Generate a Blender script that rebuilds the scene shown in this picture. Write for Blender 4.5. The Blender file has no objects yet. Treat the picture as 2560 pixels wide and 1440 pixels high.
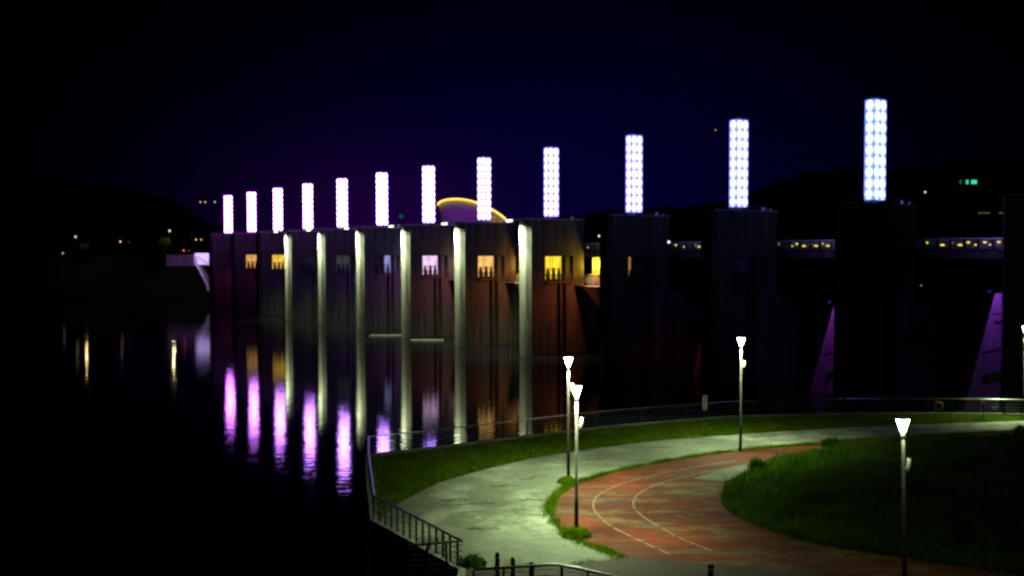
import bpy, math, random
import numpy as np
from math import radians as R, sin, cos, pi
from mathutils import Vector, Matrix
random.seed(7); rng = np.random.default_rng(7)
sc = bpy.context.scene
# ---------------------------------------------------------------- camera
F, PITCH, ROLL, CAMZ = 2500.0, 0.0365, 0.0016, 15.04
cam = bpy.data.cameras.new('camera'); camo = bpy.data.objects.new('camera', cam); sc.collection.objects.link(camo)
cam.sensor_width = 36; cam.lens = F / 2560 * 36; cam.clip_start = .5; cam.clip_end = 6000
camo.matrix_world = Matrix.Translation((0, 0, CAMZ)) @ Matrix.Rotation(pi/2 - PITCH, 4, 'X') @ Matrix.Rotation(-ROLL, 4, 'Z')
cam.dof.use_dof = True; cam.dof.focus_distance = 42; cam.dof.aperture_fstop = 1.1
sc.camera = camo
# ---------------------------------------------------------------- night sky
w = bpy.data.worlds.new('World'); sc.world = w; w.use_nodes = True
nt = w.node_tree; nt.nodes.clear(); N = nt.nodes.new; L = nt.links.new
out = N('ShaderNodeOutputWorld'); bg = N('ShaderNodeBackground'); L(bg.outputs[0], out.inputs[0])
sky = N('ShaderNodeTexSky'); sky.sky_type = 'NISHITA'; sky.sun_disc = False; sky.sun_elevation = R(-6); sky.sun_rotation = R(20)
tc = N('ShaderNodeTexCoord')
def glow(az, el, kx, kz, col, pw):
    """city glow: a soft patch of lit air round one compass direction"""
    sep = N('ShaderNodeSeparateXYZ'); L(tc.outputs['Generated'], sep.inputs[0])
    def m(op, a, b):
        n = N('ShaderNodeMath'); n.operation = op
        for i, v in enumerate((a, b)):
            if v is None: continue
            if isinstance(v, (int, float)): n.inputs[i].default_value = v
            else: L(v, n.inputs[i])
        return n.outputs[0]
    at = m('ARCTAN2', sep.outputs[0], sep.outputs[1])
    dx = m('MULTIPLY', m('SUBTRACT', at, az), kx); dz = m('MULTIPLY', m('SUBTRACT', sep.outputs[2], el), kz)
    d = m('ADD', m('MULTIPLY', dx, dx), m('MULTIPLY', dz, dz))
    e = m('POWER', 2.718, m('MULTIPLY', d, -1.0)); e = m('MULTIPLY', e, pw)
    v = N('ShaderNodeVectorMath'); v.operation = 'SCALE'; v.inputs[0].default_value = col; L(e, v.inputs['Scale'])
    return v.outputs[0]
def vadd(a, b):
    v = N('ShaderNodeVectorMath'); v.operation = 'ADD'; L(a, v.inputs[0]); L(b, v.inputs[1]); return v.outputs[0]
sk = N('ShaderNodeVectorMath'); sk.operation = 'SCALE'; L(sky.outputs[0], sk.inputs[0]); sk.inputs['Scale'].default_value = .002
acc = vadd(sk.outputs[0], glow(.03, .04, 3.6, 6.5, (.01, .006, 1), .023))
acc = vadd(acc, glow(-.14, .03, 7.5, 15., (.5, .0, 1), .017))  # violet haze round the far towers, painted into the sky colour
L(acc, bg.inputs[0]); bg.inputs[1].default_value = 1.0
sc.view_settings.view_transform = 'Standard'; sc.view_settings.look = 'None'
sc.view_settings.exposure = 0; sc.view_settings.gamma = 1
sc.cycles.filter_width = 2.6
sc.cycles.use_denoising = True
sc.cycles.max_bounces = 6; sc.cycles.sample_clamp_indirect = 20; sc.cycles.sample_clamp_direct = 0
sc.cycles.use_light_tree = True

GZ = 4.64                                   # level of the riverside park above the water
# ---------------------------------------------------------------- helpers
def ray(px, py):
    a, b = px - 1280, py - 720
    x = a*cos(ROLL) - b*sin(ROLL); y = a*sin(ROLL) + b*cos(ROLL)
    zc = -y/F
    return Vector((x/F, cos(PITCH) + zc*sin(PITCH), -sin(PITCH) + zc*cos(PITCH)))
def on_z(px, py, z=GZ):
    d = ray(px, py); t = (z - CAMZ)/d.z
    return Vector((d.x*t, d.y*t, z))
def at(px, py, Y):
    d = ray(px, py); t = Y/d.y
    return Vector((d.x*t, Y, CAMZ + d.z*t))

class MB:
    def __init__(s): s.v = []; s.f = []
    def add(s, vs, fs):
        o = len(s.v); s.v += [tuple(v) for v in vs]; s.f += [tuple(i+o for i in f) for f in fs]; return s
    def box(s, x0, x1, y0, y1, z0, z1):
        return s.add([(x0,y0,z0),(x1,y0,z0),(x1,y1,z0),(x0,y1,z0),(x0,y0,z1),(x1,y0,z1),(x1,y1,z1),(x0,y1,z1)],
                     [(0,3,2,1),(4,5,6,7),(0,1,5,4),(1,2,6,5),(2,3,7,6),(3,0,4,7)])
    def tube(s, a, b, r, n=8, r2=None):
        a = Vector(a); b = Vector(b); d = (b-a).normalized()
        p = d.orthogonal().normalized(); q = d.cross(p); r2 = r if r2 is None else r2
        vs = [a + (p*cos(2*pi*k/n) + q*sin(2*pi*k/n))*r for k in range(n)] + [b + (p*cos(2*pi*k/n) + q*sin(2*pi*k/n))*r2 for k in range(n)]
        return s.add(vs, [(k, (k+1)%n, n+(k+1)%n, n+k) for k in range(n)] + [tuple(range(n))[::-1], tuple(range(n, 2*n))])
    def path(s, pts, r, n=8):
        for a, b in zip(pts[:-1], pts[1:]): s.tube(a, b, r, n)
        return s
    def lathe(s, prof, n=16, c=(0,0,0), close=True):
        vs = []
        for r, z in prof: vs += [(c[0]+r*cos(2*pi*k/n), c[1]+r*sin(2*pi*k/n), c[2]+z) for k in range(n)]
        fs = [(j*n+k, j*n+(k+1)%n, (j+1)*n+(k+1)%n, (j+1)*n+k) for j in range(len(prof)-1) for k in range(n)]
        if close: fs += [tuple(range(n))[::-1], tuple(range((len(prof)-1)*n, len(prof)*n))]
        return s.add(vs, fs)
    def prism(s, poly, x0, x1):              # poly of (y,z) swept along x
        n = len(poly)
        return s.add([(x0,y,z) for y, z in poly] + [(x1,y,z) for y, z in poly],
                     [tuple(range(n)), tuple(range(2*n-1, n-1, -1))] + [(k, n+k, n+(k+1)%n, (k+1)%n) for k in range(n)])
    def build(s, name, mat, parent=None, smooth=False):
        me = bpy.data.meshes.new(name); me.from_pydata(s.v, [], s.f); me.materials.append(mat); me.update()
        if smooth: me.polygons.foreach_set('use_smooth', [True]*len(me.polygons))
        o = bpy.data.objects.new(name, me); sc.collection.objects.link(o)
        if parent: o.parent = parent
        return o
def raw(name, v, f, mat, parent=None, smooth=False):
    m = MB(); m.v = v; m.f = f; return m.build(name, mat, parent, smooth)
def tag(o, label=None, cat=None, group=None, kind=None):
    if label: o['label'] = label
    if cat: o['category'] = cat
    if group: o['group'] = group
    if kind: o['kind'] = kind
    return o
def empty(name, loc=(0,0,0), rz=0, label=None, cat=None, group=None):
    o = bpy.data.objects.new(name, None); o.empty_display_size = .3
    o.location = loc; o.rotation_euler = (0,0,rz); sc.collection.objects.link(o)
    return tag(o, label, cat, group)
def copy_tree(o, parent=None):
    c = o.copy(); sc.collection.objects.link(c); c.parent = parent
    for ch in list(o.children): copy_tree(ch, c)
    return c
def lamp(kind, name, loc, power, col, parent=None, radius=.1, target=None, size=None, blend=.3, angle=60):
    l = bpy.data.lights.new(name, kind); l.energy = power; l.color = col
    if kind == 'AREA': l.size = size or .5
    else: l.shadow_soft_size = radius
    if kind == 'SPOT': l.spot_size = R(angle); l.spot_blend = blend
    o = bpy.data.objects.new(name, l); o.location = loc; sc.collection.objects.link(o)
    if target is not None:
        o.rotation_euler = (Vector(target) - Vector(loc)).to_track_quat('-Z', 'Y').to_euler()
    if parent: o.parent = parent
    return o
# ---------------------------------------------------------------- materials
def newmat(name):
    m = bpy.data.materials.new(name); m.use_nodes = True
    return m, m.node_tree, m.node_tree.nodes['Principled BSDF']
def nd(t, typ, ins=None, **kw):
    n = t.nodes.new(typ)
    for k, v in kw.items(): setattr(n, k, v)
    for k, v in (ins or {}).items():
        if hasattr(v, 'is_output') or isinstance(v, bpy.types.NodeSocket): t.links.new(v, n.inputs[k])
        else: n.inputs[k].default_value = v
    return n
def ramp(t, fac, stops):
    n = t.nodes.new('ShaderNodeValToRGB'); t.links.new(fac, n.inputs[0])
    e = n.color_ramp.elements
    while len(e) < len(stops): e.new(.5)
    for k, (p, c) in enumerate(stops): e[k].position = p; e[k].color = (*c, 1) if len(c) == 3 else c
    return n.outputs[0]
def noise(t, co, scale, detail=5, rough=.6, sx=(1,1,1)):
    mp = nd(t, 'ShaderNodeMapping', {'Vector': co}); mp.inputs['Scale'].default_value = sx
    return nd(t, 'ShaderNodeTexNoise', {'Vector': mp.outputs[0], 'Scale': scale, 'Detail': detail, 'Roughness': rough}).outputs[0]
def mix(t, f, a, b, mode='MIX'):
    n = t.nodes.new('ShaderNodeMix'); n.data_type = 'RGBA'; n.blend_type = mode
    for i, v in ((0, f), (6, a), (7, b)):
        if isinstance(v, bpy.types.NodeSocket): t.links.new(v, n.inputs[i])
        else: n.inputs[i].default_value = (*v, 1) if isinstance(v, tuple) else v
    return n.outputs[2]
def bump(t, b, h, s, d=.05):
    n = nd(t, 'ShaderNodeBump', {'Height': h, 'Strength': s, 'Distance': d}); t.links.new(n.outputs[0], b.inputs['Normal'])
def simple(name, col, rough=.6, metal=0, var=.25, scale=6, bs=.2):
    m, t, b = newmat(name); co = nd(t, 'ShaderNodeTexCoord').outputs['Object']
    n = noise(t, co, scale)
    lo = tuple(c*(1-var) for c in col); hi = tuple(min(1, c*(1+var)) for c in col)
    t.links.new(ramp(t, n, [(.3, lo), (.7, hi)]), b.inputs['Base Color'])
    b.inputs['Roughness'].default_value = rough; b.inputs['Metallic'].default_value = metal
    bump(t, b, n, bs, .01); return m
def emit(name, col, s, base=(.5,.5,.5)):
    m, t, b = newmat(name); b.inputs['Base Color'].default_value = (*base, 1)
    b.inputs['Emission Color'].default_value = (*col, 1); b.inputs['Emission Strength'].default_value = s
    return m
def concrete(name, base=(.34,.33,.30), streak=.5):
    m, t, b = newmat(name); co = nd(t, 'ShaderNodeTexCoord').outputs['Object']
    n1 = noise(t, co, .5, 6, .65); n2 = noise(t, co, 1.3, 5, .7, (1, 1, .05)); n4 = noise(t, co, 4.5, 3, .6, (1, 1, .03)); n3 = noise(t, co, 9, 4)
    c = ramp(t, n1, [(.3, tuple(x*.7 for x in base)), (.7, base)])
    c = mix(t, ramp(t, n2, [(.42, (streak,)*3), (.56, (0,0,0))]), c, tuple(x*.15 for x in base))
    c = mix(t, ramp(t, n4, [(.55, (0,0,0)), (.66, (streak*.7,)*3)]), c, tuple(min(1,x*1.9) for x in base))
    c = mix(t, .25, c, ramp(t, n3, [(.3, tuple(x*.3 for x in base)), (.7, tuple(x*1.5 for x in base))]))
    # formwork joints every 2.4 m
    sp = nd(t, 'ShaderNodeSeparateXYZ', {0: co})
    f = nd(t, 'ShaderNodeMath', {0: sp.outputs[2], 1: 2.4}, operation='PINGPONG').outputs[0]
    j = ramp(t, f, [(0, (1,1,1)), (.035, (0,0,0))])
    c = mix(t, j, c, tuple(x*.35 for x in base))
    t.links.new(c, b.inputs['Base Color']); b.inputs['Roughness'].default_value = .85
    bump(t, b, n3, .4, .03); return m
M = {}
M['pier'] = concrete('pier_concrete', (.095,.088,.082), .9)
M['gate'] = simple('gate_paint', (.012,.012,.014), .9)
M['concrete'] = concrete('light_concrete', (.42,.41,.38), .35)
M['dark_steel'] = simple('dark_steel', (.05,.05,.055), .55, .3)
M['steel'] = simple('brushed_steel', (.55,.55,.56), .28, .9, .15)
M['pole'] = simple('painted_pole', (.035,.03,.027), .9, 0)
M['pole'].node_tree.nodes['Principled BSDF'].inputs['Specular IOR Level'].default_value = .05
M['bollard'] = simple('bollard_paint', (.03,.035,.04), .35, .2)
M['white_panel'] = simple('white_panel', (.75,.77,.74), .6)
M['black'] = simple('black_paint', (.02,.02,.02), .7)
M['white_plastic'] = simple('white_plastic', (.7,.72,.66), .4)
M['speaker'] = simple('loudspeaker_plastic', (.13,.135,.12), .8)
M['yellow_sign'] = simple('yellow_sign', (.62,.5,.06), .5)
M['ring'] = simple('life_ring_orange', (.75,.14,.03), .5)
M['housing'] = simple('tower_housing', (.4,.4,.5), .5)
M['bark'] = simple('bark', (.10,.075,.05), .9, 0, .4, 12)

def leafmat(name, a, b_):
    m, t, b = newmat(name); co = nd(t, 'ShaderNodeTexCoord').outputs['Object']
    n = noise(t, co, .8, 5); n2 = noise(t, co, 14, 2)
    c = mix(t, .5, ramp(t, n, [(.35, a), (.65, b_)]), ramp(t, n2, [(.3, a), (.7, b_)]))
    t.links.new(c, b.inputs['Base Color']); b.inputs['Roughness'].default_value = .75
    b.inputs['Specular IOR Level'].default_value = .15
    tr = nd(t, 'ShaderNodeBsdfTranslucent', {'Color': c}); ad = nd(t, 'ShaderNodeMixShader', {0: .45})
    t.links.new(b.outputs[0], ad.inputs[1]); t.links.new(tr.outputs[0], ad.inputs[2])
    t.links.new(ad.outputs[0], t.nodes['Material Output'].inputs[0])
    return m
M['blade'] = leafmat('grass_blades', (.045,.14,.002), (.24,.34,.006))
M['weed'] = leafmat('weed_leaves', (.015,.07,.003), (.12,.22,.01))
M['soil'] = leafmat('turf_soil', (.02,.05,.004), (.06,.09,.008))
M['leaf'] = leafmat('tree_leaves', (.05,.09,.015), (.10,.15,.02))
M['hill'] = leafmat('wooded_hill', (.006,.010,.005), (.012,.018,.008))
M['earth'] = simple('river_bank', (.014,.014,.011), .95, 0, .4, .3)

def ground_mat(name, a, b_, stain, streaks=True, patch=None):
    m, t, b = newmat(name); co = nd(t, 'ShaderNodeTexCoord').outputs['Object']
    n1 = noise(t, co, .35, 7, .68); n2 = noise(t, co, 1.6, 6, .7, (.5, 1.0, 1)); n3 = noise(t, co, 30, 3); n4 = noise(t, co, .9, 8, .75, (.35, 1, 1))
    c = ramp(t, n1, [(.42, a), (.58, b_)])
    if patch:
        c = mix(t, ramp(t, n4, [(patch[1], (0,0,0)), (patch[1]+.05, (.85,)*3)]), c, patch[0])
        n5 = noise(t, co, 5, 5, .8)
        c = mix(t, ramp(t, n5, [(.60, (0,0,0)), (.66, (.6,)*3)]), c, patch[0])
    c = mix(t, ramp(t, n2, [(.505, (0,0,0)), (.60, (.85,)*3)]), c, stain)
    n6 = noise(t, co, .12, 3, .5)
    c = mix(t, ramp(t, n6, [(.44, (.8,)*3), (.55, (0,0,0))]), c, tuple(x*.45 for x in a))
    n7 = noise(t, co, 2.6, 8, .8, (.3, 1.3, 1)); c = mix(t, ramp(t, n7, [(.56, (0,0,0)), (.60, (.6,)*3)]), c, tuple(x*.55 for x in stain))
    c = mix(t, .22, c, ramp(t, n3, [(.35, tuple(x*.35 for x in a)), (.65, tuple(min(1,x*1.5) for x in b_))]))
    t.links.new(c, b.inputs['Base Color']); b.inputs['Roughness'].default_value = .8
    b.inputs['Specular IOR Level'].default_value = .3
    bump(t, b, n3, .35, .02); return m
M['path'] = ground_mat('pale_path', (.12,.14,.085), (.44,.47,.35), (.08,.09,.04))
M['track'] = ground_mat('red_track', (.11,.020,.005), (.23,.042,.009), (.065,.042,.022), patch=((.18,.17,.085), .51))
M['road'] = ground_mat('dark_road', (.08,.065,.045), (.13,.095,.065), (.05,.045,.035))
M['line'] = simple('lane_paint', (.33,.25,.13), .7, 0, .25, 3)
def worn(m, lo, hi):
    t = m.node_tree; b = t.nodes['Principled BSDF']; co = nd(t, 'ShaderNodeTexCoord').outputs['Object']
    n = noise(t, co, 3.5, 6, .75); t.links.new(ramp(t, n, [(lo, (0,0,0)), (hi, (.9,)*3)]), b.inputs['Alpha'])
worn(M['line'], .33, .47)

M['crack'] = simple('mossy_crack', (.03,.04,.012), .95)
worn(M['crack'], .38, .55)
def water_mat():
    m, t, b = newmat('river_water'); co = nd(t, 'ShaderNodeTexCoord').outputs['Object']
    b.inputs['Base Color'].default_value = (.002,.003,.004,1); b.inputs['Roughness'].default_value = .035
    b.inputs['IOR'].default_value = 1.33
    a1 = noise(t, co, 1.7, 3, .55, (.6, 1.0, 1)); a2 = noise(t, co, .4, 2, .5, (.5, 1, 1)); a3 = noise(t, co, 6.0, 2, .5)
    h = nd(t, 'ShaderNodeMath', {0: a1, 1: nd(t, 'ShaderNodeMath', {0: a2, 1: .8}, operation='MULTIPLY').outputs[0]}, operation='ADD').outputs[0]
    h = nd(t, 'ShaderNodeMath', {0: h, 1: nd(t, 'ShaderNodeMath', {0: a3, 1: .15}, operation='MULTIPLY').outputs[0]}, operation='ADD').outputs[0]
    bump(t, b, h, 1.0, .0095); return m
M['water'] = water_mat()

# ---------------------------------------------------------------- ground, water, far land
def sheet(name, pts, z, mat, kind='structure'):
    o = raw(name, [(p[0], p[1], z) for p in pts], [tuple(range(len(pts)))], mat)
    # face upwards
    if o.data.polygons[0].normal.z < 0: o.data.flip_normals()
    return tag(o, kind=kind) if kind else o
def smooth_line(pts, k=6):
    P = [Vector((p[0], p[1], 0)) for p in pts]; res = []
    Q = [P[0]*2-P[1]] + P + [P[-1]*2-P[-2]]
    for i in range(1, len(Q)-2):
        p0, p1, p2, p3 = Q[i-1:i+3]
        for j in range(k):
            s = j/k
            res.append(.5*((2*p1)+(p2-p0)*s+(2*p0-5*p1+4*p2-p3)*s*s+(3*p1-p0-3*p2+p3)*s**3))
    res.append(P[-1]); return res
def gpx(L_): return [on_z(*p) for p in L_]

sheet('water', [(-1500,-60),(1500,-60),(1500,1500),(-1500,1500)], 0, M['water'])
sheet('riverbed_terrain', [(-4000,-300),(4000,-300),(4000,4500),(-4000,4500)], -6, M['earth'])

# fence line: corner posts in ground metres
FT = {k: None for k in ()}
def ftop(px, py, h=1.0): return on_z(px, py, GZ+h)
far_line = smooth_line([ftop(*p) for p in ((922,1092),(1050,1079),(1170,1066),(1300,1051),(1500,1029),(1700,1013),(1850,1004),(2100,998),(2350,997),(2620,1000))], 4)
far_line += [far_line[-1] + Vector((14,-1.5,0))]
side_line = smooth_line([ftop(*p) for p in ((922,1092),(922,1140),(929,1190),(935,1240))], 3)
near_line = [ftop(935,1240), ftop(1035,1290), ftop(1155,1353)]
for l_ in (far_line, side_line, near_line):
    for p in l_: p.z = 0
edge = list(reversed(near_line)) + list(reversed(side_line))[1:] + far_line[1:]
def offset(line, d):
    o = []
    for i, p in enumerate(line):
        t_ = (line[min(i+1, len(line)-1)] - line[max(i-1, 0)]).normalized()
        o.append(p + Vector((-t_.y, t_.x, 0))*d)
    return o
outer = offset(edge, .14)
g0 = outer[0]; gl = outer[-1]
bank = [Vector((g0.x+.15, 20, 0))] + outer + [Vector((120, gl.y-5, 0)), Vector((120, 20, 0))]
sheet('ground', [(p.x, p.y) for p in bank], GZ, M['soil'])
# quay wall below the park
def ribbon(name, line, z0, z1, mat, th=.24):
    a = line; b = offset(line, -th); n = len(line); v = []; f = []
    for p, q in zip(a, b): v += [(p.x,p.y,z0),(p.x,p.y,z1),(q.x,q.y,z1),(q.x,q.y,z0)]
    for i in range(n-1):
        o = 4*i
        for k in range(4): f.append((o+k, o+4+k, o+4+(k+1)%4, o+(k+1)%4))
    f += [(0,1,2,3), (4*n-1,4*n-2,4*n-3,4*n-4)]
    return raw(name, v, f, mat)
qw = ribbon('quay_wall', offset([bank[0]] + outer + [bank[-2]], .002), -5, GZ+.10, M['concrete'])
tag(qw, 'stained concrete quay wall dropping from the riverside railing into the water', 'wall')

outer_edge = gpx([(960,1290),(985,1266),(1040,1236),(1100,1207),(1180,1183),(1300,1153),(1420,1131),(1600,1107),(1770,1092),(2000,1076),(2300,1061),(2600,1052),(2900,1047)])
kerb_in = gpx([(1556,1396),(1500,1374),(1440,1352),(1400,1322),(1376,1288),(1376,1262),(1392,1238),(1430,1213),(1490,1193),(1570,1172),(1700,1148),(1850,1127),(2000,1114),(2200,1097),(2600,1077),(2900,1070)])
mound_e = gpx([(2900,1082),(2600,1086),(2300,1101),(2150,1114),(2040,1128),(1960,1143),(1900,1166),(1840,1196),(1806,1235),(1806,1262),(1832,1286),(1890,1314),(1980,1346),(2100,1372),(2240,1392),(2400,1416),(2600,1450),(2900,1520)])
OE, KI, ME = smooth_line(outer_edge), smooth_line(kerb_in), smooth_line(mound_e)
bottom_edge = smooth_line(gpx([(1150,1425),(1250,1422),(1400,1413),(1480,1406),(1556,1396)]), 4)
path_poly = [(p.x,p.y) for p in OE] + [(p.x,p.y) for p in reversed(KI)] + [(p.x,p.y) for p in list(reversed(bottom_edge))[1:]]
nl = offset(near_line, -.2)
path_poly += [(nl[2].x, nl[2].y), (nl[1].x, nl[1].y), (nl[0].x+.3, nl[0].y+.2)]
sheet('path', path_poly, GZ+.008, M['path'])
track_poly = [(p.x,p.y) for p in KI] + [(60, ME[0].y)] + [(p.x,p.y) for p in ME] + [tuple(on_z(2900,1700))[:2], tuple(on_z(1650,1700))[:2], tuple(on_z(1500,1440))[:2]]
sheet('red_track', track_poly, GZ+.004, M['track'])
q = [on_z(*p) for p in ((1150,1425),(1250,1422),(1400,1413),(1480,1406),(1556,1396),(1640,1401),(1760,1408),(1900,1420),(2100,1450),(2300,1600),(2300,1900),(1100,1900))]
sheet('road', [(p.x,p.y) for p in smooth_line(q[:10],3)] + [(p.x,p.y) for p in q[10:]], GZ+.0125, M['road'])
def stripe(name, line, wd, z, mat):
    a = offset(line, wd/2); b = offset(line, -wd/2)
    v = [(p.x,p.y,z) for p in a] + [(p.x,p.y,z) for p in b]; n = len(a)
    o = raw(name, v, [(i, n+i, n+i+1, i+1) for i in range(n-1)], mat)
    if o.data.polygons[0].normal.z < 0: o.data.flip_normals()
    return tag(o, kind='structure')
stripe('lane_marking', smooth_line(gpx([(1780,1378),(1700,1345),(1640,1312),(1600,1286),(1583,1260),(1600,1232),(1655,1207),(1720,1190),(1810,1172),(1900,1157),(2000,1143)])), .07, GZ+.010, M['line'])
stripe('lane_marking', smooth_line(gpx([(1678,1388),(1600,1352),(1530,1317),(1495,1288),(1483,1262),(1500,1235),(1560,1208),(1640,1187),(1740,1168),(1840,1152)])), .07, GZ+.010, M['line'])

# pale worn lane on the inside of the bend
inner = smooth_line(gpx([(1730,1197),(1790,1180),(1850,1165),(1950,1148),(2020,1135)]), 4)
inner2 = smooth_line(gpx([(2020,1131),(1960,1141),(1900,1163),(1850,1188),(1810,1204)]), 4)
sheet('worn_path', [(p.x,p.y) for p in inner] + [(p.x,p.y) for p in inner2], GZ+.0165, M['path'])

# ---- turf
def inside(P, poly):
    x, y = P[:,0], P[:,1]; c = np.zeros(len(P), bool); n = len(poly); j = n-1
    for i in range(n):
        xi, yi = poly[i][:2]; xj, yj = poly[j][:2]
        if yi != yj:
            c ^= ((yi > y) != (yj > y)) & (x < (xj-xi)*(y-yi)/(yj-yi)+xi)
        j = i
    return c
def dist_poly(P, line):
    d = np.full(len(P), 1e9)
    for a, b in zip(line[:-1], line[1:]):
        a = np.array(a[:2]); b = np.array(b[:2]); e = b-a; L2 = max((e**2).sum(), 1e-9)
        t_ = np.clip(((P-a)@e)/L2, 0, 1); q_ = a+t_[:,None]*e
        d = np.minimum(d, np.hypot(*(P-q_).T))
    return d
def patchy(P, s):
    return np.sin(P[:,0]*s+2*np.sin(P[:,1]*s*.7))*np.sin(P[:,1]*s*1.1+1.7*np.sin(P[:,0]*s*.6))
def blades(name, P, Z, hmin, hmax, wd, mat, lean=.5, segs=1):
    n = len(P); a = rng.uniform(0, 2*pi, n); h = rng.uniform(hmin, hmax, n); ln = rng.normal(0, lean, (n, 2))*h[:,None]*.6
    dx, dy = np.cos(a)*wd/2, np.sin(a)*wd/2
    A = np.stack([P[:,0]-dx, P[:,1]-dy, Z], 1); B = np.stack([P[:,0]+dx, P[:,1]+dy, Z], 1)
    C_ = np.stack([P[:,0]+ln[:,0], P[:,1]+ln[:,1], Z+h], 1)
    V = np.stack([A, B, C_], 1).reshape(-1, 3)
    me = bpy.data.meshes.new(name); me.vertices.add(3*n); me.vertices.foreach_set('co', V.ravel())
    me.loops.add(3*n); me.loops.foreach_set('vertex_index', np.arange(3*n, dtype=np.int32))
    me.polygons.add(n); me.polygons.foreach_set('loop_start', np.arange(0, 3*n, 3, dtype=np.int32))
    me.materials.append(mat); me.update(calc_edges=True); me.validate()
    o = bpy.data.objects.new(name, me); sc.collection.objects.link(o)
    return tag(o, kind='stuff')
turf_poly = [(p.x,p.y) for p in edge[len(near_line)-1:]] + [(p.x,p.y) for p in reversed(OE)]
P = rng.uniform((-9, 34), (42, 70), (330000, 2))
P = P[inside(P, turf_poly)]
dd = dist_poly(P, [(p.x,p.y) for p in OE]); hs = 1+.5*patchy(P, .9)+.25*patchy(P, 3.1)
keep = rng.uniform(0, 1, len(P)) < np.clip(.35+.7*hs, 0, 1)
P = P[keep]; Zg = np.full(len(P), GZ-.01)
tall = blades('grass', P, Zg, .07, .24, .035, M['blade'])
tag(tall, 'lawn of rough green grass between the curving path and the riverside railing', 'grass')
# overgrown strip between path and track
S = []
for i, (a, b) in enumerate(zip(KI[:-1], KI[1:])):
    wid = .26 if i < 45 else .14
    k = int((b-a).length*420)
    for _ in range(k):
        s_ = random.random(); p = a.lerp(b, s_); S.append((p.x+random.gauss(0, wid*.5), p.y+random.gauss(0, wid*.6)))
S = np.array(S); S = S[patchy(S, 2.0)+rng.uniform(-.6, 1.2, len(S)) > -.2]
tag(blades('grass', S, np.full(len(S), GZ), .06, .22, .035, M['blade']), 'strip of bright grass growing along the joint between pale path and red track', 'grass')
B = []
for a, b in zip(bottom_edge[:-1], bottom_edge[1:]):
    for _ in range(int((b-a).length*160)):
        p = a.lerp(b, random.random()); B.append((p.x+random.gauss(0,.06), p.y+random.gauss(0,.07)))
B = np.array(B); B = B[patchy(B, 3.)+rng.uniform(-.8, .8, len(B)) > 0.1]
tag(blades('grass', B, np.full(len(B), GZ), .05, .16, .03, M['weed']), 'thin weeds growing in the joint at the near end of the pale path', 'grass')
# mound
mp = [(p.x,p.y) for p in ME] + [(130, ME[-1].y)]
gx, gy = np.meshgrid(np.arange(4, 60, .5), np.arange(22, 64, .5)); G = np.stack([gx.ravel(), gy.ravel()], 1)
def mound_h(P_):
    ins = inside(P_, mp + [(130, ME[0].y)]); d = dist_poly(P_, [(p.x,p.y) for p in ME])
    s_ = np.clip(d/7.0, 0, 1); s_ = s_*s_*(3-2*s_)
    return np.where(ins, .02+.9*s_+.07*patchy(P_, 1.3)*np.clip(d, 0, 1), -.08)
H = GZ+mound_h(G); nx = gx.shape[1]; ny = gx.shape[0]
raw_o = raw('ground', [(float(a), float(b), float(c)) for (a, b), c in zip(G, H)], [(j*nx+i, j*nx+i+1, (j+1)*nx+i+1, (j+1)*nx+i) for j in range(ny-1) for i in range(nx-1)], M['soil'], smooth=True)
tag(raw_o, kind='structure')
P = rng.uniform((5, 24), (50, 63), (230000, 2)); P = P[inside(P, mp + [(130, ME[0].y)])]
d_ = dist_poly(P, [(p.x,p.y) for p in ME]); P = P[rng.uniform(0,1,len(P)) < np.where(d_ < 5, 1, .45)]
k_ = patchy(P, .8)+.6*patchy(P, 2.3) > .35
tag(blades('grass', P[~k_], GZ+mound_h(P[~k_]), .10, .34, .05, M['weed']), 'dark unmown grass covering the mound inside the bend of the track', 'grass')
tag(blades('undergrowth', P[k_], GZ+mound_h(P[k_]), .25, .62, .06, M['weed']), 'taller weedy undergrowth in clumps on the dark mound', 'undergrowth')

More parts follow.
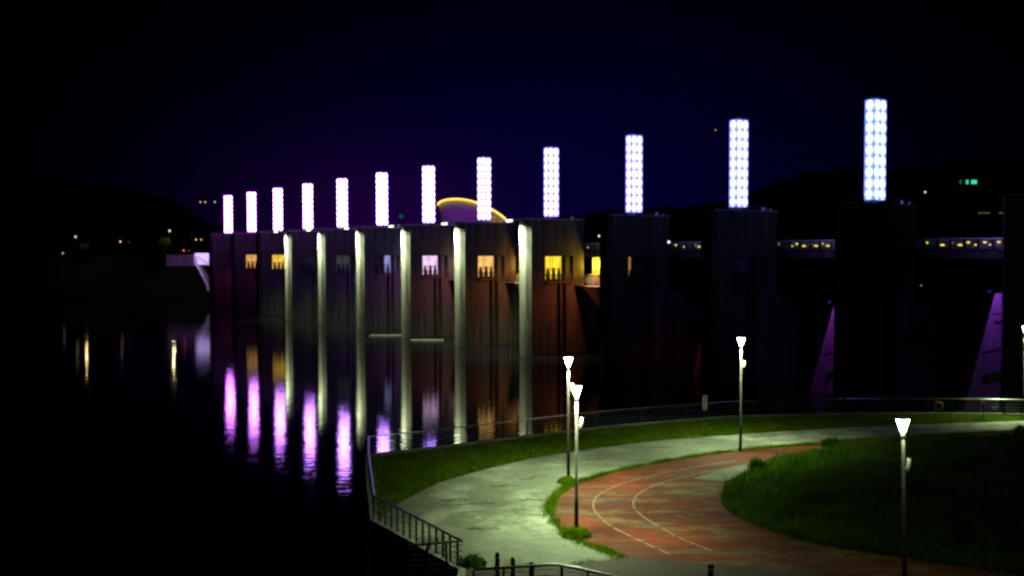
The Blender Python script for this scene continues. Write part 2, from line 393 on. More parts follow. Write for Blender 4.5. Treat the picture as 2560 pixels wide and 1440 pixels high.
# ---------------------------------------------------------------- the weir
UX, UY = 10.245, -15.308; SP = math.hypot(UX, UY); T0 = Vector((-76.185, 269.285, 0)); RZ = math.atan2(UY, UX)
U = Vector((UX/SP, UY/SP, 0)); NN = Vector((-UX*0+UY/SP, -UX/SP, 0))       # along the weir / towards the downstream side
def T(i): return T0 + U*SP*i
ORD = ['farthest','second farthest','third from the far end','fourth from the far end','fifth from the far end','sixth from the far end','seventh from the far end','sixth from the near end','fifth from the near end','fourth from the near end','third from the near end','second from the near end','nearest']
TOPZ = 19.6
def slab(m, t0, t1, y0, y1, z0, z1): m.box(t0, t1, y0, y1, z0, z1)
def make_pier():
    """local x along the weir (towards the near end), local y upstream; nose at y=-5.15"""
    t = 1.3; m = MB()
    # nose with chamfered corners
    n_ = [(-t,-4.45),(-t+.55,-5.15),(t-.55,-5.15),(t,-4.45),(t,-2.0),(-t,-2.0)]
    k = len(n_)
    m.add([(x,y,-6) for x,y in n_]+[(x,y,TOPZ) for x,y in n_], [tuple(range(k))[::-1], tuple(range(k,2*k))]+[(a,(a+1)%k,k+(a+1)%k,k+a) for a in range(k)])
    m.box(-t, t, -2.0, 3.05, 14.4, TOPZ)                       # above the opening
    m.box(-t, t-1.1, -2.0, 3.05, 10.75, 14.4)                  # back of the opening
    m.box(-t, t, -2.0, 0.05, -6, 10.75); m.box(-t, t-.7, .05, .75, -6, 10.75); m.box(-t, t-.1, .75, 1.0, -6, 10.75)
    m.box(-t, t-.7, 1.0, 1.7, -6, 10.75); m.box(-t, t, 1.7, 3.05, -6, 10.75)
    # upstream tail flaring out below the catwalk
    m.box(-t, t, 3.05, 5.0, 9.7, TOPZ)
    prof = [(3.05,-6),(3.05,9.7),(6.6,9.7)] + [(6.6+2.8*math.sin(a*pi/16), 9.7-5.5*(1-math.cos(a*pi/16))) for a in range(1, 9)] + [(9.5,-6)]
    m.prism(prof, -t, t)
    root = empty('weir_pier')
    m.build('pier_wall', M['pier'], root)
    cp = MB(); cp.box(-t-.12, t+.12, -5.3, 5.1, TOPZ, TOPZ+.18); cp.build('coping', M['concrete'], root)
    h = MB()                                                   # handrail on top
    for y in (-5.1,-3.4,-1.7,0,1.7,3.4,5.0):
        h.tube((t,y,TOPZ+.18),(t,y,TOPZ+.75),.025,6)
    h.tube((t,-5.1,TOPZ+.75),(t,5.0,TOPZ+.75),.03,6); h.tube((t,-5.1,TOPZ+.48),(t,5.0,TOPZ+.48),.02,6)
    g = MB(); g.box(t-.35, t-.05, 2.9, 3.5, TOPZ+.18, TOPZ+.55); g.build('junction_box', M['housing'], root)
    g = MB(); g.box(t-.3, t-.1, 4.1, 4.25, TOPZ+.18, TOPZ+.42); g.build('junction_box', M['housing'], root)
    h.build('handrail', M['dark_steel'], root)
    # platform in front of the opening with machinery behind it
    r = MB()
    for y in (-1.9, -1.2, -.45, .3, 1.05, 1.8, 2.5): r.tube((t+.42,y,10.6),(t+.42,y,11.7),.035,6)
    for z in (11.05, 11.4, 11.7): r.tube((t+.42,-1.95,z),(t+.42,3.0,z),.035,6)
    r.box(t-.02, t+.5, -2.0, 3.0, 10.45, 10.6); r.build('platform', M['dark_steel'], root)
    for y in (-1.25, -.2, .75): 
        e = MB(); e.lathe([(.12,0),(.30,.1),(.34,.9),(.24,1.15),(.30,1.35),(.16,1.5),(.16,1.9)], 10, (t-.45, y, 10.75)); e.build('hoist_motor', M['dark_steel'], root)
    e = MB(); e.box(t-.7, t-.25, 1.9, 2.9, 10.75, 14.3); e.build('control_cabinet', M['dark_steel'], root)
    return root
glow_cols = {0:(None,0),1:((1,.50,.13),.9),2:((1,.62,.06),1.1),3:((.1,.12,.2),.05),4:((.45,.55,.5),.07),5:((.42,.42,1),.75),6:((.95,.62,1),1.3),7:((1,.56,.16),1.25),8:((1,.70,.03),1.5),9:((1,.45,.12),.5),10:((.1,.1,.5),.015),11:(None,0),12:(None,0)}
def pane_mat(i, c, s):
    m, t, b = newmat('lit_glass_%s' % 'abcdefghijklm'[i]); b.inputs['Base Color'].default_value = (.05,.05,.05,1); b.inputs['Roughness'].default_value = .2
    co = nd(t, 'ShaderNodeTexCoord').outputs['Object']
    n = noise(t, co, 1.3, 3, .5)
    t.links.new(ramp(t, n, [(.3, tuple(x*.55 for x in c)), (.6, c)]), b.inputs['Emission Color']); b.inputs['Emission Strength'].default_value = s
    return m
pier0 = make_pier()
PL = ['far end weir pier, dark reddish, under the leftmost light tower','weir pier with a small orange lit opening, second from the left end','weir pier with a yellow-orange lit opening, third from the left end',
 'leftmost of the piers whose nose is floodlit white, opening unlit','second from the left of the floodlit-nose piers, opening dim grey','third from the left of the floodlit-nose piers, opening glowing blue at one side','floodlit-nose pier whose opening glows pinkish lavender','floodlit-nose pier whose opening glows soft orange, left of the yellow one','rightmost floodlit-nose pier with bright yellow opening and reddish stained wall',
 'dark unlit pier right of the yellow gap with one orange sliver in its opening','dark navy pier under the second light tower from the right','dark pier under the tallest rightmost light tower','black pier edge at the right border of the picture']
piers = []
for i in range(13):
    o = pier0 if i == 0 else copy_tree(pier0)
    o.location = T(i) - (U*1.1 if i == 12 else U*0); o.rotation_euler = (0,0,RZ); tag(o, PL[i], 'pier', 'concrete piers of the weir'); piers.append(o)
    c, s = glow_cols[i]
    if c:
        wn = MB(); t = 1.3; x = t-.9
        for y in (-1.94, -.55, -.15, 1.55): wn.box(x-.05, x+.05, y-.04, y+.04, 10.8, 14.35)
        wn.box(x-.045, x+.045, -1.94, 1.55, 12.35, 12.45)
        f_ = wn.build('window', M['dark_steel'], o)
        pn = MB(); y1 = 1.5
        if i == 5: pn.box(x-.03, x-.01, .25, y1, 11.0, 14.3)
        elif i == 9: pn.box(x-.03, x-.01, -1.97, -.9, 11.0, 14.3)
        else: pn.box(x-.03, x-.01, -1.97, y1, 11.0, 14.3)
        pn.build('pane', pane_mat(i, c, s), f_)  # added glowing panel, stands in for the lamplit wall behind the opening
    if 3 <= i <= 8:
        # gauge board and bracket lamp on the nose
        gb = MB(); gb.box(-.74, .0, -5.20, -5.155, 16.0, 19.3); gbo = gb.build('gauge_board', M['white_panel'], o)
        tk = MB(); tk.box(-.70, -.66, -5.215, -5.203, 16.15, 19.1)
        for k in range(9): tk.box(-.66, -.42 if k % 3 else -.25, -5.215, -5.203, 16.2+.34*k, 16.28+.34*k)
        tk.build('gauge_mark', M['black'], gbo)
        br = MB(); br.box(-.25, -.12, -7.7, -5.1, TOPZ-.02, TOPZ+.12); br.box(.55, .68, -7.7, -5.1, TOPZ-.02, TOPZ+.12); br.box(-.3, .75, -7.8, -7.62, TOPZ-.04, TOPZ+.14)
        br.build('lamp_bracket', M['concrete'], o)
        lh = MB(); lh.box(-.35, .75, -7.75, -7.35, TOPZ-.32, TOPZ-.06); 
        lh.build('floodlight', emit('floodlight_glass', (.85,1,.8), 3.0), o)
        lamp('SPOT', 'floodlight_beam', (.1,-7.4,TOPZ-.5), 52000, (.80,1,.52), o, .15, (.2,-5.9,2), angle=78, blend=1)
        lamp('SPOT', 'floodlight_beam', (.1,-7.4,TOPZ-.5), 15000, (.84,1,.62), o, .12, (.1,-5.1,15), angle=110, blend=1)
# coloured lamps under the bridge
gapl = {0:((1,.03,.25),170),1:((.8,.05,.35),90),2:((.25,.03,.8),60),3:((.2,.05,1),70),4:((.35,.12,1),190),5:((.75,.18,.9),330),6:((1,.30,.30),470),7:((1,.32,.07),560),8:((1,.22,.05),620),9:((.08,.06,1),12),10:((.08,.06,1),12),11:((.1,.06,1),12)}
gc = {5:(.55,.5,1),6:(1,.62,.55),7:(1,.45,.06),8:(1,.66,.04)}
GN = ['first','second','third','fourth','fifth','sixth','seventh','eighth','ninth','tenth','eleventh','twelfth','thirteenth']
for i in range(12):
    r = empty('weir_gate', T(i), RZ, 'dark steel weir gate closing the bay between the %s and %s piers from the left' % (GN[i], GN[i+1]), 'gate', 'gates between the weir piers')
    m = MB(); m.box(1.32, SP-1.32, 8.8, 9.1, -5, 6.0); m.build('gate_leaf', M['gate'], r)
    m = MB()
    for z in (1.2, 3.2, 5.2): m.box(1.35, SP-1.35, 8.55, 8.8, z, z+.3)
    for x in (4, 7, 10, 13, 16): m.box(x, x+.2, 8.58, 8.8, -1, 5.9)
    m.build('stiffener', M['gate'], r)
    if i < 9:
     r = empty('gallery_wall', T(i), RZ, 'concrete gallery wall under bridge between %s and %s piers from left' % (GN[i], GN[i+1]), 'wall', 'gallery walls under the bridge deck')
     m = MB(); m.box(1.3, SP-1.3, 6.6, 7.0, 11.6, 14.2); m.build('wall', M['concrete'], r)
     m = MB(); m.box(1.3, SP-1.3, 5.2, 6.6, 11.35, 11.6); m.build('floor_slab', M['concrete'], r)
    c, p = gapl[i]
    fx = empty('flood_lamp', T(i), RZ, 'small coloured floodlamp in bay between %s and %s piers from left' % (GN[i], GN[i+1]), 'lamp', 'coloured floodlamps in the bays of the weir')
    m = MB(); m.box(7.0, 7.3, 2.5, 2.8, 12.1, 12.4); m.tube((7.15,2.75,12.3),(7.15,6.4,13.4),.04,6); m.tube((7.15,6.4,13.4),(7.15,6.4,14.3),.04,6); m.build('lamp_body', M['dark_steel'], fx)
    lamp('SPOT', 'coloured_beam', (6.9, 2.65, 12.2), p*3.0, c, fx, .15, (1.3, 1.5, 5.5), angle=130, blend=1)
    if i in gc:
        k = 2.2 if i == 8 else 1.6
        lamp('POINT', 'gallery_light', (2.5, 5.75, 12.9), 300*k, gc[i], fx, .12)
        ca = empty('catwalk', T(i), RZ, 'maintenance catwalk with slatted railing between %s and %s piers from left' % (GN[i], GN[i+1]), 'catwalk', 'catwalks between the lit piers')
        m = MB(); m.box(1.35, 12.5, 3.2, 4.6, 9.95, 10.1); m.build('deck', M['concrete'], ca)
        m = MB()
        for z in (10.4, 10.7, 11.0, 11.3): m.box(1.35, 12.5, 3.2, 3.28, z, z+.1)
        for x in (1.5, 3.5, 5.5, 7.5, 9.5, 11.5, 12.4): m.box(x, x+.08, 3.3, 3.38, 10.1, 11.4)
        m.build('railing', M['concrete'], ca)
# wedges added in the near bays, slanted like the violet lamps' beam edge
def plane_hit(px, py, i, w_):
    o_ = T(i) + Vector((0,0,0)) - NN*(-w_)          # point on the plane, normal NN
    d = ray(px, py); c0 = Vector((0,0,CAMZ)); t_ = (o_ - c0).dot(NN)/d.dot(NN); p = c0+d*t_
    return (p - T(i)).dot(U), p.z
for i, top, bot, col, pw in ((11, (2488,718), (2410,1025), (.36,.06,1), 380), (10, (2092,740), (2018,990), (.42,.04,.8), 430), (9, (1752,850), (1724,946), (1,.04,.12), 250)):
    (s0, z0), (s1, z1) = plane_hit(*top, i, .3), plane_hit(*bot, i, .3)
    if i != 11:
        k = (9.5-z1)/(z0-z1); s0, z0 = s1+(s0-s1)*k, 9.5
    z0 = min(z0, 11.2)
    k = (z1-(-.5))/(z0-z1); sb = s1-(s0-s1)*k
    r = empty('sloping_buttress', T(i), RZ, 'sloping concrete buttress in %s light between %s and %s piers from left' % ({11:'bright violet',10:'dim magenta',9:'dim red'}[i], GN[i], GN[i+1]), 'buttress', 'sloping buttresses at the weir gates')
    m = MB(); e = SP-1.32
    m.add([(s0,-.3,z0),(e,-.3,z0),(e,-.3,-3),(sb-.7,-.3,-3),(s0,2.9,z0),(e,2.9,z0),(e,2.9,-3),(sb-.7,2.9,-3)], [(0,3,2,1),(4,5,6,7),(0,1,5,4),(1,2,6,5),(2,3,7,6),(3,0,4,7)])
    m.build('slope', M['concrete'], r)
    m = MB(); m.box(s0-.35, s0-.1, -.9, -.6, z0+.05, z0+.3); m.box(s0-.25, s0-.2, -.8, .3, z0+.3, z0+.36); m.build('wash_lamp', M['dark_steel'], r)
    m = MB(); m.box(s0+.1, e-.1, -.95, -.85, z0-1.9, z0-1.75); m.tube((s0-.6,-1.1,z0-5.4),(e,-1.1,z0-4.0),.12,6); m.build('brace', M['dark_steel'], r)
    lamp('SPOT', 'wash_beam', (min(s0+.6, e-.4), -3.2, z0+1.2), pw*1.6, col, r, .05, (e-1.4, -.3, z0-4), angle=150, blend=.6)

# road bridge along the upstream side
br = empty('road_bridge', T(0), RZ, 'long low road bridge running behind the weir piers', 'bridge')
x0, x1 = -10, SP*14
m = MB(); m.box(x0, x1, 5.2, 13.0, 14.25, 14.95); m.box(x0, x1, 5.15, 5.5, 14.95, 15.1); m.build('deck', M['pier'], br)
m = MB()
for z in (15.3, 15.48, 15.66, 15.84, 16.02): m.tube((x0,5.3,z),(x1,5.3,z),.028,6)
m.tube((x0,5.3,16.22),(x1,5.3,16.22),.06,8); m.build('handrail', M['white_plastic'], br)
m = MB()
x = x0
while x < x1: m.box(x, x+.28, 5.24, 5.36, 15.1, 16.16); x += 1.45
pr = m.build('railing_post', M['dark_steel'], br); pr['kind'] = 'stuff'
m = MB()
for z in (15.3, 15.66, 16.02): m.tube((x0,12.8,z),(x1,12.8,z),.03,6)
m.tube((x0,12.8,16.22),(x1,12.8,16.22),.05,6); m.build('far_handrail', M['steel'], br)
YL = emit('yellow_lamp_glass', (1,.72,.08), 2.2); WL = emit('white_lamp_glass', (.9,.95,1), 2.5)
vm = emit('violet_strip_glass', (.42,.22,1), .5)
# low yellow lamps on the bridge, seen through the railing
protoL = None
Pn = {6:[1136],7:[1276],8:[1441,1452,1472],9:[1668,1690,1712,1735,1748],10:[1921,1950,1978,1992,2010,2026,2040,2055,2070],11:[2280,2316,2356,2378,2400,2421,2442,2462,2479,2497]}
def bridge_hit(px, i):
    p0 = T(i) - NN*7.0; d = ray(px, 607); c0 = Vector((0,0,CAMZ)); t_ = (p0-c0).dot(NN)/d.dot(NN); return (c0+d*t_ - T(i)).dot(U)
cnt = 0
for i in sorted(Pn):
    for j, px in enumerate(Pn[i]):
        if protoL is None:
            protoL = empty('bridge_lamp'); m = MB(); m.lathe([(.05,0),(.05,.55),(.10,.6)], 8); m.build('stem', M['dark_steel'], protoL)
            m = MB(); m.lathe([(.10,.62),(.24,.66),(.24,.73),(.08,.78)], 10); m.build('lamp_head', YL, protoL); o = protoL
        else: o = copy_tree(protoL)
        up = .22 if j % 2 else 0
        o.location = T(i)+U*bridge_hit(px, i) - NN*7.0 + Vector((0,0,14.95+up)); o.rotation_euler = (0,0,RZ)
        if j % 2: o.scale = (.8,.8,1)
        tag(o, 'low yellow bridge lamp, %s from left in the bay right of the %s pier' % (GN[j], GN[i]), 'lamp', 'yellow lamps on the bridge')
for i in (5,6,7,8,9,10,11):
    lamp('AREA', 'bridge_wash', (SP*(i+.55),2.6,17.6), 48, (.4,.2,1), br, size=.5, target=(SP*(i+.58),5.3,15.6))  # area lamps without fixtures, added to brighten the railing
# ---------------------------------------------------------------- light towers
def tower_color(i):
    a = i/11
    return (0.60-.38*a, .15+.14*a, 1.0)
disc = MB(); n = 14
disc.v = [(0.075,0,0)]+[(.05, .41*cos(2*pi*k/n), .49*sin(2*pi*k/n)) for k in range(n)]+[(0, .44*cos(2*pi*k/n), .53*sin(2*pi*k/n)) for k in range(n)]
disc.f = [(0,1+k,1+(k+1)%n) for k in range(n)]+[(1+k,1+n+k,1+n+(k+1)%n,1+(k+1)%n) for k in range(n)]
A_, B_ = .56, .93           # half sizes of the tower: along the weir (nose-facing width) / across
TL = ['leftmost and smallest','second from the left','third from the left','fourth from the left','fifth from the left','sixth from the left','seventh from the left','eighth from the left','fourth from the right','third from the right','second from the right','rightmost and tallest']
for i in range(12):
    c = tower_color(i); me_m = emit('led_glass', c, 20.0 if i < 6 else (14, 9, 6, 5, 5, 5)[i-6]); body = emit('tower_glass', tuple(x*y for x, y in zip(c, (.75,.8,1))), 1.7 if i > 7 else .7+.12*i, (.3,.3,.5))
    r = empty('light_tower', T(i)+Vector((0,0,TOPZ+.18)), RZ, '%s glowing %s light tower standing on the weir' % (TL[i], 'violet-white' if i < 7 else 'blue-white'), 'light tower', 'light towers in a row on the weir piers')
    zb = 20.13-TOPZ-.18
    m = MB(); m.box(-A_, A_, -B_, B_, zb, zb+10.0); m.build('body', body, r)
    m = MB(); m.box(-A_+.04, A_-.04, -B_+.04, B_-.04, zb+10.0, zb+10.28); m.build('cap', M['housing'], r)
    m = MB(); m.box(-A_+.1, A_-.1, -B_+.06, -B_+.80, 0, zb); m.build('stub_column', M['housing'], r)
    me = None
    for face in range(4):
        for k in range(9):
            z = zb+.56+1.11*k
            if face in (0, 1):
                xs_ = [(0, (1 if face == 0 else -1))]
            # faces: 0 near (+x), 1 far (-x), 2 nose (-y), 3 upstream (+y)
            if face in (0,1): spots = [((A_ if face == 0 else -A_), y, 0 if face == 0 else pi) for y in (-.46, .46)]
            else: spots = [(0, (-B_ if face == 2 else B_), -pi/2 if face == 2 else pi/2)]
            for (sx, sy, rz) in spots:
                if me is None:
                    d0 = disc.build('round_lamp', me_m); me = d0.data; me.name = 'round_lamp'; me.materials.clear(); me.materials.append(me_m)
                    me = me.copy() if False else me; o = d0
                else:
                    o = bpy.data.objects.new('round_lamp', me); sc.collection.objects.link(o)
                o.parent = r; o.location = (sx, sy, z); o.rotation_euler = (0,0,rz)

# ---------------------------------------------------------------- round building behind
ax, ay = 1182, 545; Yb = 330.
c = at(1182, 629, Yb); cz = 0
rb = empty('round_building', (c.x, c.y, 0), 0, 'round bowl-shaped building with a glowing yellow rim behind the weir', 'building')
n = 48; W_ = 86/2500*Yb
def rimz(a):                                   # outline height of the rim above the water
    x = cos(a); f = -sin(a)                    # f>0 towards the camera
    return CAMZ + (108+ -22*x - 14*x*x + 14*max(f,0) + (f<0)*0 )/2500*Yb
rings = [(1.0, None), (.93, 23.5), (.86, 19), (.80, 8), (.80, 0)]
v = []; f = []
for (sc_, z) in rings:
    for k in range(n):
        a = 2*pi*k/n; zz = rimz(a) if z is None else min(z, rimz(a)-1.0)
        if z is not None and z > 20: zz = rimz(a)-3.5
        v.append((W_*sc_*cos(a), W_*.8*sc_*sin(a), zz))
for j in range(len(rings)-1):
    for k in range(n): f.append((j*n+k, j*n+(k+1)%n, (j+1)*n+(k+1)%n, (j+1)*n+k))
v.append((0,0,24)); f += [((k+1)%n, k, len(v)-1) for k in range(n)]
raw('shell', v, f, M['white_panel'], rb, True)
m = MB(); m.path([Vector((W_*1.01*cos(2*pi*k/n), W_*.81*sin(2*pi*k/n), rimz(2*pi*k/n)+.1)) for k in range(n+1)], .20, 6)
m.build('rim_light', emit('rim_glass', (1,.62,.08), 2.2), rb)
m = MB(); m.path([Vector((W_*.95*cos(a), W_*.76*sin(a), CAMZ+84/2500*Yb)) for a in [pi*(1.72+k*.02) for k in range(17)]], .22, 6)
m.build('ring_light', emit('ring_glass', (1,.6,.06), .6), rb)
lamp('SPOT', 'building_wash', (-4, -30, 10), 6000, (.35,.0,.75), rb, 1, (0,0,22), angle=70)  # added spot, tints the shell violet in place of haze
lamp('POINT', 'building_glow', (W_*1.15, -6, 19.5), 1500, (1,.6,.1), rb, .5)

# ---------------------------------------------------------------- far bank, hills
def hill(name, ridge, Y, depth, base=0):
    """a solid ridge: front slope, crest and back slope"""
    pts = [at(px, py, Y) for px, py in ridge]; v = []; f = []
    # refine
    X = np.linspace(pts[0].x, pts[-1].x, 160); Z = np.interp(X, [p.x for p in pts], [p.z for p in pts])
    Z = Z + .012*Y*(np.sin(X*.02)*.15+np.sin(X*.09+1)*.12+rng.normal(0,.05,len(X)))
    for x, z in zip(X, Z):
        z = max(z, base+1); v += [(x, Y-depth, base), (x, Y-depth*.4, base+(z-base)*.62), (x, Y, z), (x, Y+depth, base)]
    for i in range(len(X)-1):
        for k in range(3): f.append((4*i+k, 4*i+k+1, 4*i+5+k, 4*i+4+k))
    o = raw(name, v, f, M['hill'], smooth=False); return tag(o, kind='structure')
hill('hills', [(-600,450),(-200,450),(200,455),(400,490),(480,530),(560,570),(700,585),(1000,585),(1100,580),(1300,560),(1400,545),(1600,520),(1850,500),(1960,450),(2070,425),(2200,418),(2320,415),(2420,400),(2560,405),(3200,380)], 1450, 260, -1)
# far bank terrain left of the weir
b_ = [at(-400,742,340), at(300,741,340), at(518,739,338)]
v = []; f = []
for x, y in ((-400,337),(-140,337),(-95,335),(-82,300),(-80,285)):
    v += [(x, y, -2), (x, y+3, 1.0), (x-4, y+16, 13.2), (x-4, y+200, 13.8)]
for i in range(4):
    for k in range(3): f.append((4*i+k, 4*i+k+1, 4*i+5+k, 4*i+4+k))
tag(raw('far_bank', v, f, M['earth']), kind='structure')
tag(raw('riverside_terrain', [(-2200,520,13.4),(2200,520,13.4),(2200,2400,14),(-2200,2400,14),(-2200,500,-1),(2200,500,-1)], [(0,1,2,3),(0,4,5,1)], M['earth']), kind='structure')

# abutment at the far end of the weir
ab = empty('abutment', (0,0,0), 0, 'floodlit white abutment box with curved wing wall at the far left end of the weir', 'abutment')
Ya = 292
p0, p1 = at(487,633,Ya), at(522,662,Ya)
m = MB(); m.box(p0.x, p1.x+2, Ya, Ya+5, p1.z, p0.z); m.build('box', M['white_panel'], ab)
m = MB()
a_, b2 = at(493,641,Ya), at(519,658,Ya); m.path([Vector((a_.x,Ya-.2,a_.z)), Vector((b2.x,Ya-.2,b2.z))], .22, 6); m.build('stripe', M['housing'], ab)
m = MB()
cv = [at(*p, Ya-1) for p in ((484,640),(488,662),(495,672),(507,695),(515,712),(519,728))]
cw = [at(*p, Ya-1) for p in ((488,640),(492,660),(500,672),(512,693),(521,712),(527,728))]
k = len(cv)
m.add([(p.x,Ya-1,p.z) for p in cv]+[(p.x,Ya-1,p.z) for p in cw]+[(p.x,Ya+3,p.z) for p in cv]+[(p.x,Ya+3,p.z) for p in cw],
      [(i,k+i,k+i+1,i+1) for i in range(k-1)]+[(i,i+1,2*k+i+1,2*k+i) for i in range(k-1)]+[(k+i,3*k+i,3*k+i+1,k+i+1) for i in range(k-1)]+[(2*k+i,2*k+i+1,3*k+i+1,3*k+i) for i in range(k-1)]+[(0,2*k,3*k,k)])
m.build('wing_wall', M['concrete'], ab)
q0, q1 = at(415,637,Ya+30), at(500,665,Ya+30)
m = MB(); m.box(q0.x, q1.x+4, Ya+30, Ya+32, q1.z, q0.z); m.build('parapet', M['concrete'], ab)
lamp('AREA', 'abutment_flood', (p0.x+1.5, Ya-9, 15), 1500, (.62,.42,1), ab, size=.8, target=(p0.x+2.2, Ya, 12.8))
lamp('SPOT', 'parapet_wash', (q0.x+9, Ya+15, 12), 520, (.4,.05,.9), ab, .3, (q0.x+7, Ya+30, 12), angle=120)

def far_light(px, py, Y, rad, col, s, label, pole=None, group=None, cat='lamp'):
    p = at(px, py, Y); gz_ = 13.4
    zb = pole if pole is not None else max(gz_, p.z-7)
    if zb >= p.z: zb = p.z-1.5
    r = empty('street_lamp', (p.x, Y, zb), 0, label, cat, group)
    m = MB(); m.tube((0,0,0),(0,0,p.z-zb-rad), .12, 6); m.build('pole', M['pole'], r)
    m = MB(); m.lathe([(.3*rad,-rad*1.1),(rad,-.4*rad),(rad,.4*rad),(.3*rad,rad)], 10, (0,0,p.z-zb)); m.build('lamp_head', emit('far_lamp_glass', col, s*.4), r)
    return r
def small_tree(loc, h, cr, label, group=None):
    r = empty('tree', loc, 0, label, 'tree', group)
    m = MB(); m.tube((0,0,0),(0,0,h*.6),.16,7,.08)
    for k in range(6):
        a = k*1.1; m.tube((0,0,h*(.35+.03*k)),(cr*.7*cos(a),cr*.7*sin(a),h*(.6+.05*k)),.06,5,.02)
    m.build('trunk', M['bark'], r)
    nn = 900; c_ = rng.normal(0, 1, (nn,3)); c_ /= np.linalg.norm(c_,axis=1)[:,None]; rr = cr*rng.uniform(.45,1,nn)**.5
    cl = c_*rr[:,None]*np.array((1,1,.75)) ; lump = 1+.3*np.sin(c_[:,0]*5+1)*np.sin(c_[:,2]*6); cl *= lump[:,None]; cl[:,2] += h*.75
    v = []; f = []
    for q_ in cl:
        s_ = random.uniform(.12,.24); a = Vector((random.gauss(0,1),random.gauss(0,1),random.gauss(0,1))).normalized(); b = a.orthogonal().normalized()*s_; c2 = a.cross(b)
        o_ = len(v); Q = Vector(q_); v += [tuple(Q-b-c2*.6), tuple(Q+b-c2*.6), tuple(Q+b*.2+c2)]; f.append((o_,o_+1,o_+2))
    raw('crown', v, f, M['leaf'], r); return r
WM = (1,.7,.32)
far_light(189,592,350,.35,(1,.75,.35),2.5,'tall warm street lamp beside a small lit tree on the far left bank')
far_light(424,577,345,.35,(1,.85,.6),2.5,'white street lamp beside the bright green tree near the weir abutment')
far_light(157,633,350,.25,(.8,.9,1),2,'low dim white lamp left of all others on the far bank')
far_light(301,604,360,.28,(1,.6,.6),4,'pinkish lamp alone between the two lit trees on the far bank')
far_light(322,604,360,.22,(1,.05,.15),.5,'faint red lamp just right of the pinkish lamp')
far_light(459,626,330,.3,(1,.15,.08),3,'red signal lamp on the abutment road')
far_light(473,626,330,.25,(1,.1,.1),.6,'fainter red signal lamp right of the brighter red one')
for k, (a, b) in enumerate(((501,505),(513,505),(537,505))):
    far_light(a, b, 700, .55, (1,.85,.4), 1.8, '%s of three yellow lamps high on the dark hillside at left' % ('left','middle','right')[k], group='three hillside lamps')
for k, (a, b) in enumerate(((490,599),(503,599))):
    far_light(a, b, 420, .3, (1,.65,.2), 3, '%s of two orange lamps right of the thin mast' % ('left','right')[k], group='two orange lamps by the mast')
far_light(2313,480,420,.35,(.9,.95,1),3,'white lamp on the dark slope right of the tallest light tower')
far_light(1789,325,1200,.9,(1,.45,.1),1.5,'tiny orange lamp high in the dark left of the second tower from right', pole=60)
far_light(1003,541,500,1.1,(0,.35,.22),.35,'dim teal round lamp behind the weir between sixth and seventh towers', pole=14)
far_light(1498,590,150,.14,(.85,.9,1),4,'small white lamp above the bridge railing in the yellow bay')
far_light(1672,605,125,.16,(.9,.9,1),4,'white lamp on the bridge in the bay right of the dark ninth pier')
far_light(2303,714,95,.05,(1,.9,.7),1.5,'pinpoint lamp under the bridge in the rightmost bay', pole=9.5)
p = at(157,633,350)
small_tree((at(211,636,349).x,349,13.3), 4.6, 1.7, 'small round yellow-green tree right of the warm lamp on the far left bank', 'lit trees on the far bank')
small_tree((at(412,622,344).x,344,14.2), 5.8, 1.9, 'bright green tree left of the white lamp near the abutment', 'lit trees on the far bank')
lp = at(196,590,346); lo = lamp('POINT','lamp_glow',(lp.x+2.2,346,20.5),260,WM,None,.2)
lp = at(424,577,340); lamp('POINT','lamp_glow',(lp.x+.2,342,21),420,(1,.9,.4),None,.2)
ms = at(478,556,335); mb_ = at(481,622,335)
m = MB(); m.tube((0,0,0),(-.3,0,ms.z-mb_.z),.16,6,.08); o = m.build('mast', M['steel'], None); o.location = (mb_.x,335,mb_.z); tag(o, 'thin pale mast rising behind the floodlit abutment', 'mast')
# office block on the right hill with lit windows
ob = empty('office_building', (at(2420,480,520).x, 520, 14), 0, 'dark building on the right with green lit windows high up', 'building')
m = MB(); m.box(-16,16,0,14,0,44); m.build('wall', M['earth'], ob)
for (a, b_, s) in ((2399,2403,.12),(2415,2421,.7),(2428,2442,.75)):
    x0_, x1_ = at(a,455,520).x-ob.location.x, at(b_,455,520).x-ob.location.x; z0_, z1_ = at(a,460,520).z-14, at(a,450,520).z-14
    m = MB(); m.box(x0_-.1,x1_+.1,-.12,0,z0_-.1,z0_); m.box(x0_-.1,x1_+.1,-.12,0,z1_,z1_+.1)
    fr = m.build('window', M['dark_steel'], ob); m = MB(); m.box(x0_,x1_,-.08,-.02,z0_,z1_); m.build('pane', emit('green_window', (.08,1,.55), s), fr)
pvt = empty('pavilion', (at(2490,535,400).x, 400, 14), 0, 'low building with dim yellow lit eaves under the dark hill at right', 'building')
m = MB(); m.box(-11,8,0,8,0,11); m.build('wall', M['earth'], pvt); m = MB(); m.box(-11.5,8.5,-1,8.5,20.0-3,20.6-3); m.build('roof', M['earth'], pvt)
EG = emit('eaves_glass', (.9,.75,.05), .16)
for x in (-7,-5.2,-3.8,1.2,2.6,4.2):
    m = MB(); m.box(x,x+1.1,-.2,-.05,15.9,16.3); m.build('eaves_lamp', EG, pvt)
# sills at the waterline
for (a, b_, y, l_) in ((922,1018,839,'long low concrete sill at the waterline by the third floodlit pier'),(1025,1108,851,'shorter concrete sill at the waterline by the fourth floodlit pier')):
    p0, p1 = on_z(a, y, .2), on_z(b_, y, .2); mm = MB(); mm.box(0, (p1-p0).length, 0, 2.2, -.6, 0); o = mm.build('concrete_sill', M['pier'], None)
    o.location = p0; tag(o, l_, 'sill')

